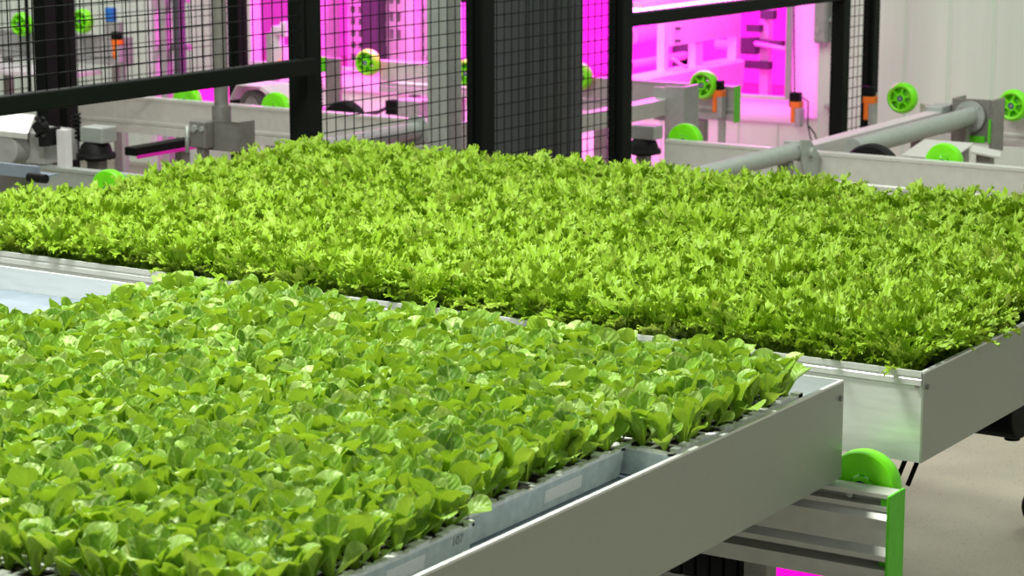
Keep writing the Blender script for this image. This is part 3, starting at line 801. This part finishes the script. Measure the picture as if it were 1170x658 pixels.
drive_tyre(-3.215, 7.265, .640, .105, .05, 'black rubber drive wheel showing above the right-hand beam')
drive_tyre(-5.394, 7.265, .648, .105, .05, 'black rubber drive wheel behind the mesh left of the column')
drive_tyre(-5.98, 7.45, .680, .062, .05, 'small grey tyre under a pale cover beside the gate post', 'rubber_grey')
o = thing('wheel_cover', 'pale sheet metal cover over the small grey tyre', 'cover', (-5.93, 7.46, 0))
mb = MB()
mb.prism([(-6.06, .70), (-6.02, .762), (-5.90, .762), (-5.78, .70), (-5.78, .704), (-5.90, .766), (-6.022, .766), (-6.064, .70)], 'y', 7.39, 7.56)
mb.build('sheet', M['white_metal'], o)
MB().box(-5.80, -5.785, 7.50, 7.54, 0, .70).build('stand', M['galv_dark'], o)
# tilted bracket plates by the right-hand tube
o = thing('sheet_bracket', 'pale bent sheet metal bracket behind the right-hand beam', 'bracket', (-2.93, 7.55, 0))
mb = MB(); mb.X = Matrix.Translation((-2.925, 7.54, .708)) @ Matrix.Rotation(R(10), 4, 'Y') @ Matrix.Rotation(R(20), 4, 'Z')
mb.box(-.045, .05, -.06, .05, -.003, .003); mb.box(-.048, -.045, -.06, .05, -.05, .003); mb.build('sheet', M['beam'], o)
MB().box(-2.95, -2.90, 7.52, 7.56, 0, .70).build('stand', M['galv_dark'], o)
o = thing('deflector_plate', 'long pale sheet plate between black wheel and lime wheel at right', 'plate', (-3.1, 7.52, 0))
mb = MB().prism([(7.40, .690), (7.60, .722), (7.60, .726), (7.40, .694)], 'x', -3.17, -2.99); mb.build('sheet', M['beam'], o)
MB().box(-3.12, -3.08, 7.50, 7.54, 0, .705).build('stand', M['galv_dark'], o)

# ------------------------------------------------------------------ lower left drive unit
o = thing('drive_unit', 'grey gearbox unit with a pale tilted cover at the left edge', 'drive unit', (-5.35, 5.45, 0))
mb = MB().box(-5.50, -5.235, 5.46, 5.62, .735, .835); mb.tube((-5.34, 5.40, .785), (-5.34, 5.46, .785), .05, 28); mb.tube((-5.40, 5.385, .785), (-5.40, 5.41, .785), .03, 20)
mb.build('gearbox', M['mid_grey'], o, .004)
mb = MB(); mb.add([(-5.62, 5.40, .838), (-5.24, 5.40, .838), (-5.36, 5.56, .872), (-5.62, 5.56, .872), (-5.62, 5.40, .842), (-5.24, 5.40, .842), (-5.36, 5.56, .876), (-5.62, 5.56, .876)], [(0, 3, 2, 1), (4, 5, 6, 7), (0, 1, 5, 4), (1, 2, 6, 5), (2, 3, 7, 6), (3, 0, 4, 7)])
mb.box(-5.62, -5.24, 5.396, 5.400, .825, .842)
mb.build('cover', M['beam'], o)
mb = MB().lathe([(0, -.012), (.02, -.012), (.024, 0), (.02, .02), (0, .022)], (-5.205, 5.42, .862), 'y', 14)
for k in range(6):
    a = k * math.pi / 3; mb.tube((-5.205 + .02 * math.cos(a), 5.42, .862 + .026 * math.sin(a)), (-5.205 + .03 * math.cos(a), 5.42, .862 + .036 * math.sin(a)), .008, 6)
mb.box(-5.215, -5.195, 5.42, 5.50, .80, .855); mb.build('knob', M['rubber'], o)
mb = MB().box(-5.185, -5.150, 5.47, 5.50, .733, .85); mb.build('upright', M['white_metal'], o)
mb = MB().box(-5.48, -5.25, 5.50, 5.60, 0, .735); mb.build('pedestal', M['galv_dark'], o)
o = thing('guide_block', 'pale grey sheet guide just above the endive at the left edge', 'guide', (-5.08, 5.2, 0))
mb = MB().box(-5.20, -4.985, 5.17, 5.185, .748, .785); mb.box(-5.20, -4.985, 5.185, 5.26, .748, .753); mb.build('sheet', M['pan'], o)
mb = MB().tube((-5.0, 5.15, .755), (-4.93, 5.15, .755), .014, 14); mb.build('pin', M['rubber'], o)
MB().box(-5.12, -5.08, 5.20, 5.24, 0, .748).build('stand', M['galv_dark'], o)

# ------------------------------------------------------------------ sensors
def sensor(x, y, z, label, cable=None, post_z=None):
    o = thing('photo_sensor', label, 'sensor', (x, y, z), 'orange photo sensors')
    mb = MB().box(x - .028, x + .020, y - .02, y + .02, z + .062, z + .128); mb.build('head', M['black'], o, .006)
    mb = MB().box(x - .022, x + .026, y - .022, y + .022, z + .060, z + .088); mb.box(x - .016, x + .002, y - .024, y + .01, z - .005, z + .06); mb.build('body', M['orange'], o, .003)
    mb = MB().box(x + .002, x + .026, y - .02, y + .02, z - .025, z + .062); mb.build('bracket', M['galv'], o, .002)
    if cable: mb = MB().path(cable, .0035, 8); mb.build('cable', M['cable'], o)
    if cable: MB().box(x - .012, x + .018, y + .018, y + .052, z + .01, z + .05).build('clip', M['galv'], o)
    if post_z is not None: MB().box(x - .012, x + .016, y + .022, y + .04, post_z, z + .10).build('stem', M['galv'], o)
    return o
sensor(-4.590, 9.535, .49, 'orange and black sensor with looping cable beside the pink opening',
       [(-4.615, 9.53, 1.75), (-4.617, 9.53, 1.2), (-4.60, 9.535, .62), (-4.53, 9.53, .58), (-4.53, 9.53, .48), (-4.515, 9.53, .42), (-4.49, 9.54, .385), (-4.485, 9.55, .39), (-4.50, 9.54, .44), (-4.527, 9.53, .475)])
sensor(-3.875, 8.72, .635, 'orange and black sensor on the foot of the last fence post', None, 0)
sensor(-4.595, 8.80, .61, 'orange sensor tucked behind the doorway wheel', None, 0)
sensor(-8.12, 9.03, .63, 'orange sensor on a grey bracket behind the mesh gate', None, 0)
o = thing('conduit_pipe', 'thin grey conduit pipe clipped to the white wall right of the opening', 'pipe', (-4.44, 9.57, .42))
MB().tube((-4.44, 9.588, .42), (-4.44, 9.588, 2.6), .011, 14).build('pipe', M['galv'], o)
for z in (.55, .93): MB().box(-4.475, -4.405, 9.575, 9.601, z, z + .020).build('clip', M['galv'], o, .004)
o = thing('junction_box', 'small grey box on the wall just right of the pink opening', 'junction box', (-4.48, 9.57, .84))
MB().box(-4.515, -4.462, 9.54, 9.599, .84, 1.2).build('body', M['mid_grey'], o, .004); MB().box(-4.512, -4.465, 9.535, 9.54, .85, 1.19).build('lid', M['mid_grey'], o)
MB().tube((-4.495, 9.53, .90), (-4.495, 9.54, .90), .012, 12).build('gland', M['galv'], o)

# things at upper left behind both fences
o = thing('sensor_mast', 'grey bracket post with small lit camera head behind the gate', 'mast', (-7.08, 9.0, 0))
MB().box(-7.14, -7.09, 8.99, 9.03, 0, .80).build('post', M['mid_grey'], o, .003)
MB().box(-7.09, -7.03, 8.97, 9.03, .62, .745).build('bracket', M['white_metal'], o, .003)
mb = MB().box(-7.08, -7.02, 8.96, 9.0, .80, .84); mb.box(-7.10, -7.05, 8.98, 9.02, .745, .83); mb.box(-7.04, -7.0, 8.97, 9.01, .79, .86); mb.build('head', M['white_metal'], o, .003)
mb = MB().path([(-7.04, 8.96, .67), (-7.0, 8.95, .655), (-6.96, 8.95, .63)], .010, 8); mb.build('cable', M['orange'], o)
MB().box(-6.96, -6.91, 8.95, 9.0, .0, .68).build('block', M['rubber'], o, .003)
o = thing('control_box', 'blue capped grey control box beside the wheels behind the gate', 'control box', (-8.2, 9.12, .725))
MB().box(-8.26, -8.16, 9.09, 9.12, .726, .80).build('body', M['mid_grey'], o, .004); MB().box(-8.25, -8.20, 9.085, 9.12, .80, .87).build('cap', M['blue_block'], o, .004)
o = thing('machine_frame', 'dark grey machine frame uprights behind the mesh gate', 'machine frame', (-7.95, 9.2, 0))
for x, m_ in ((-8.05, 'white_metal'), (-7.97, 'mid_grey'), (-7.88, 'grey_panel')): MB().box(x - .022, x + .022, 9.2, 9.25, 0, 1.6).build('upright', M[m_], o, .003)
for z in (.66, .90, 1.3): MB().box(-8.07, -7.85, 9.25, 9.28, z, z + .03).build('crossbar', M['mid_grey'], o)
o = thing('side_table', 'pale machine table below the grey wheel beam behind the gate', 'machine table', (-8.7, 8.9, 0))
MB().box(-9.0, -8.25, 8.75, 9.05, .535, .56).build('top', M['white_metal'], o, .003)
for x in (-8.97, -8.28): MB().box(x - .02, x + .02, 8.77, 8.81, 0, .535).build('leg', M['white_metal'], o)
MB().box(-8.84, -8.76, 8.80, 8.86, .56, .62).build('block', M['white_metal'], o, .003)

# ------------------------------------------------------------------ under the trays
o = thing('motor_housing', 'black rounded motor housing under the right side of the endive tray', 'motor', (-1.75, 4.5, .60))
prof = []
for a in range(0, 91, 15): prof.append((4.385 - .07 * math.cos(R(a)), .665 - .065 * math.sin(R(a))))
mb = MB().prism([(4.310, .790), (4.315, .665)] + prof[1:] + [(4.95, .60), (4.95, .79)], 'x', -1.70, -1.60); mb.build('shell', M['black'], o, .006)
mb = MB().tube((-1.65, 4.46, .575), (-1.65, 4.46, .602), .016, 14); mb.build('foot', M['black'], o)
o = thing('floor_caster', 'black rubber wheel on the floor at the right edge', 'wheel', (-2.02, 5.72, 0))
MB().lathe([(.025, -.02), (.055, -.02), (.06, -.01), (.06, .01), (.055, .02), (.025, .02)], (-2.02, 5.72, .06), 'y', 32).build('tyre', M['rubber'], o)
MB().tube((-2.02, 5.695, .06), (-2.02, 5.745, .06), .026, 16).build('hub', M['galv_dark'], o)
mb = MB().box(-2.05, -1.99, 5.745, 5.755, .05, .16); mb.tube((-2.02, 5.72, .15), (-2.02, 5.72, .72), .018, 12); mb.box(-2.05, -1.99, 5.69, 5.755, .14, .16); mb.build('fork', M['galv_dark'], o)
o = thing('cable_carrier', 'black ribbed cable carrier in the dark below the front tray', 'cable carrier', (-2.0, 3.75, .40))
mb = MB()
for k in range(26): mb.box(-2.60 + k * .029, -2.60 + k * .029 + .025, 3.70, 3.80, .44, .50)
mb.build('chain', M['rubber'], o, .003)
MB().box(-2.62, -1.84, 3.69, 3.81, .42, .438).build('channel', M['galv_dark'], o)
MB().box(-2.5, -2.45, 3.72, 3.78, 0, .42).build('stand', M['galv_dark'], o); MB().box(-1.85, -1.8, 3.72, 3.78, 0, .42).build('stand', M['galv_dark'], o)
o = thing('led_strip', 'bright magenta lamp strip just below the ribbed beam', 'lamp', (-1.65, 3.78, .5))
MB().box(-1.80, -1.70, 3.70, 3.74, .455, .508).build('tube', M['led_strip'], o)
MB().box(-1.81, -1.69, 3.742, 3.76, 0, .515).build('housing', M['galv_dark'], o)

# ------------------------------------------------------------------ inside the pink chamber
WM = 'white_metal'
o = thing('growing_rack', 'pink-lit rack frame with a trough seen through the doorway', 'rack', (-5.6, 10.3, 0))
mb = MB(); mb.prism([(-5.66, .455), (-5.54, .455), (-5.535, .59), (-5.55, .603), (-5.65, .603), (-5.665, .59)], 'y', 9.70, 10.88); mb.build('trough', M[WM], o)
MB().box(-5.625, -5.575, 10.86, 10.91, 0, .893).build('upright', M[WM], o)
MB().box(-5.625, -5.585, 10.12, 10.165, .603, .893).build('upright', M[WM], o)
MB().box(-5.625, -5.585, 10.44, 10.52, .603, .72).build('upright', M[WM], o)
MB().box(-5.60, -5.575, 10.17, 10.86, .722, .852).build('board', M[WM], o)
MB().box(-5.625, -5.60, 10.17, 10.86, .86, .885).build('crossbar', M[WM], o)
for z in (.80, .74): MB().box(-5.575, -5.55, 10.21, 10.225, z, z + .012).build('latch', M['grey_panel'], o)
MB().path([(-5.58, 10.2, .66), (-5.56, 10.27, .62), (-5.57, 10.33, .61)], .008).build('strap', M[WM], o)
o = thing('grow_light', 'glowing white-pink grow light above the doorway header', 'lamp', (-5.6, 10.42, .895), 'grow lights in the pink chamber')
MB().box(-5.66, -5.55, 9.84, 10.90, .93, .955).build('housing', M[WM], o)
MB().box(-5.655, -5.548, 9.86, 10.88, .897, .93).build('diffuser', M['led'], o)
mb = MB()
for k in range(19): mb.box(-5.545, -5.541, 9.885 + k * .054, 9.889 + k * .054, .894, .915)
mb.build('louvre', M['magenta'], o)
for yy in (9.9, 10.84): MB().tube((-5.6, yy, .955), (-5.6, yy, 3.0), .006, 8).build('hanger', M[WM], o)
dup(o, (-5.6, 11.75, .895), 'grow light at the right end above the doorway header, farther back')
def roller(x, y0, y1, z, r, label):
    o = thing('roller_tube', label, 'roller', (x, (y0 + y1) / 2, 0), 'rollers in the pink chamber')
    MB().tube((x, y0, z), (x, y1, z), r, 20).build('tube', M[WM], o)
    MB().box(x - .02, x + .02, y0 - .04, y0, 0, z + .02).build('stand', M['mid_grey'], o)
    mb = MB(); mb.box(x - .06, x + .05, y1, y1 + .06, z - .06, z + .07); mb.box(x - .02, x + .02, y1, y1 + .05, 0, z)
    mb.build('bearing_block', M['grey_panel'], o, .004)
roller(-6.25, 10.95, 11.45, .685, .05, 'thick upper pink-lit roller behind the rack trough')
roller(-6.02, 10.55, 11.13, .575, .022, 'thin lower pink-lit roller behind the rack trough')
roller(-6.45, 11.15, 11.65, .78, .018, 'thin topmost pink-lit roller below the doorway header')
o = thing('lift_mast', 'pink-lit mast with clamps standing on the chamber floor right of the rack', 'mast', (-5.66, 11.4, 0))
MB().box(-5.70, -5.65, 11.38, 11.43, 0, .885).build('post', M[WM], o)
for bx in ((-5.78, -5.62, .505, .545), (-5.80, -5.70, .58, .67), (-5.72, -5.55, .62, .66), (-5.76, -5.68, .70, .74), (-5.68, -5.60, .77, .82)):
    MB().box(bx[0], bx[1], 11.33, 11.38, bx[2], bx[3]).build('clamp', M['grey_panel'], o, .003)
MB().tube((-5.95, 11.36, .62), (-5.75, 11.36, .62), .03, 12).build('arm', M[WM], o)
MB().tube((-5.70, 11.32, .64), (-5.50, 11.32, .62), .012, 8).build('arm', M[WM], o)
# slotted cabinets behind the mesh, left
def slotted(x0, x1, y, z0, z1, nx, nz, label):
    o = thing('slotted_cabinet', label, 'cabinet', ((x0 + x1) / 2, y, 0), 'slotted cabinets in the pink chamber')
    MB().box(x0, x1, y + .06, y + .35, 0, z1 + .3).build('body', M['black'], o)
    mb = MB(); dx = (x1 - x0) / nx; dz = (z1 - z0) / nz
    for i in range(nx + 1): mb.box(x0 + dx * i - dx * .2, x0 + dx * i + dx * .2, y, y + .06, z0, z1)
    for k in range(nz + 1): mb.box(x0 - dx * .2, x1 + dx * .2, y - .004, y + .019, z0 + dz * k - dz * .22, z0 + dz * k + dz * .22)
    mb.box(x0 - dx * .2, x1 + dx * .2, y, y + .02, 0, z0); mb.build('grille', M[WM], o)
slotted(-7.76, -7.60, 10.5, .50, .95, 3, 7, 'pink-lit slotted cabinet left of the dark pink pillar')
slotted(-7.50, -7.36, 10.5, .62, 1.0, 3, 4, 'pink-lit slotted cabinet right of the dark pink pillar')
slotted(-7.25, -7.05, 10.5, .55, .85, 3, 4, 'pink-lit slotted cabinet beside the galvanised column')
o = MB().box(-7.60, -7.50, 10.40, 10.48, 0, 2.9).build('chamber_pillar', M['grey_panel']); tag(o, 'dark pink pillar in the chamber behind the mesh', 'pillar')
o = MB().box(-8.0, -7.86, 10.42, 10.55, 0, 2.9).build('chamber_pillar', M[WM]); tag(o, 'pale pink pillar next to the thick black post', 'pillar')
o = MB().box(-7.34, -7.27, 10.42, 10.5, 0, 2.9).build('chamber_pillar', M[WM]); tag(o, 'slim pale pink pillar between two slotted cabinets', 'pillar')
roller(-7.05, 9.72, 10.30, .52, .045, 'thick pink-lit roller above the pale beam behind the mesh')

# ------------------------------------------------------------------ lights
def area(name, loc, size, power, col=(1, 1, 1), rot=(0, 0, 0), sy=None, spread=None):
    l = bpy.data.lights.new(name, 'AREA'); l.energy = power; l.color = col; l.size = size
    if sy: l.shape = 'RECTANGLE'; l.size_y = sy
    if spread: l.spread = spread
    o = bpy.data.objects.new(name, l); COL.objects.link(o); o.location = loc; o.rotation_euler = rot
    return o
WARM = (.98, 1, .90)
area('ceiling_and_fill_lamp', (-2.8, 2.9, 3.6), .9, 185, WARM, (0, 0, 0), .35)
area('ceiling_and_fill_lamp', (-3.2, .9, 3.6), 1.6, 75, WARM, (0, 0, 0), .5)
area('ceiling_and_fill_lamp', (-4.6, 4.8, 3.6), 1.6, 45, WARM, (0, 0, 0), .5)
area('ceiling_and_fill_lamp', (1.6, 3.6, 3.4), 1.6, 28, WARM, (0, 0, 0), .5)  # unseen fill added on the right to brighten beam chamfers and end plates
area('ceiling_and_fill_lamp', (-1.6, 7.9, 3.6), 2.0, 62, (.90, 1, .88), (0, 0, 0), .5)
area('ceiling_and_fill_lamp', (-4.6, 6.4, 3.6), 1.6, 50, WARM, (0, 0, 0), .5)
area('ceiling_and_fill_lamp', (-8.3, 7.6, 3.4), 1.6, 95, (1, .97, .97), (0, 0, 0), .5)
MAG = (1, .004, .74)
area('chamber_grow_lamp', (-6.4, 11.2, 2.6), 1.4, 620, MAG, (0, 0, 0), .8)
area('chamber_grow_lamp', (-9.2, 12.0, 2.6), 2.0, 520, MAG, (0, 0, 0), 1.4)
area('lane_magenta_fill', (-6.1, 8.85, 2.6), 1.2, 45, (1, .05, .8), (R(8), 0, 0), .4, R(44))  # added magenta fill that tints the sill and beam tops; no fixture there
area('chamber_side_fill', (-4.85, 10.0, 1.68), .5, 26, (1, .22, .86), (R(-35), R(50), 0), .3)  # unseen fill, added to turn the rack's faces pale pink

w = bpy.data.worlds.new('World'); scene.world = w; w.use_nodes = True
bg = w.node_tree.nodes['Background']; bg.inputs[0].default_value = (.93, 1.0, .95, 1); bg.inputs[1].default_value = .26

# ------------------------------------------------------------------ camera
cd = bpy.data.cameras.new('camera'); cam = bpy.data.objects.new('camera', cd); COL.objects.link(cam)
cd.sensor_fit = 'HORIZONTAL'; cd.sensor_width = 36; cd.lens = FPX / 1170 * 36
cd.clip_start = .05; cd.clip_end = 100
cam.location = CAM; cam.rotation_euler = (math.pi / 2 - PITCH, 0, YAW)
cd.dof.use_dof = True; cd.dof.focus_distance = 4.3; cd.dof.aperture_fstop = 11
scene.camera = cam
cy = scene.cycles
cy.use_denoising = True; cy.denoiser = 'OPENIMAGEDENOISE'; cy.denoising_prefilter = 'NONE'; cy.denoising_quality = 'HIGH'; cy.use_adaptive_sampling = False
vs = scene.view_settings
scene.display_settings.display_device = 'sRGB'
vs.view_transform = 'Standard'; vs.look = 'None'; vs.exposure = 0.0; vs.gamma = 1.0; vs.use_curve_mapping = False
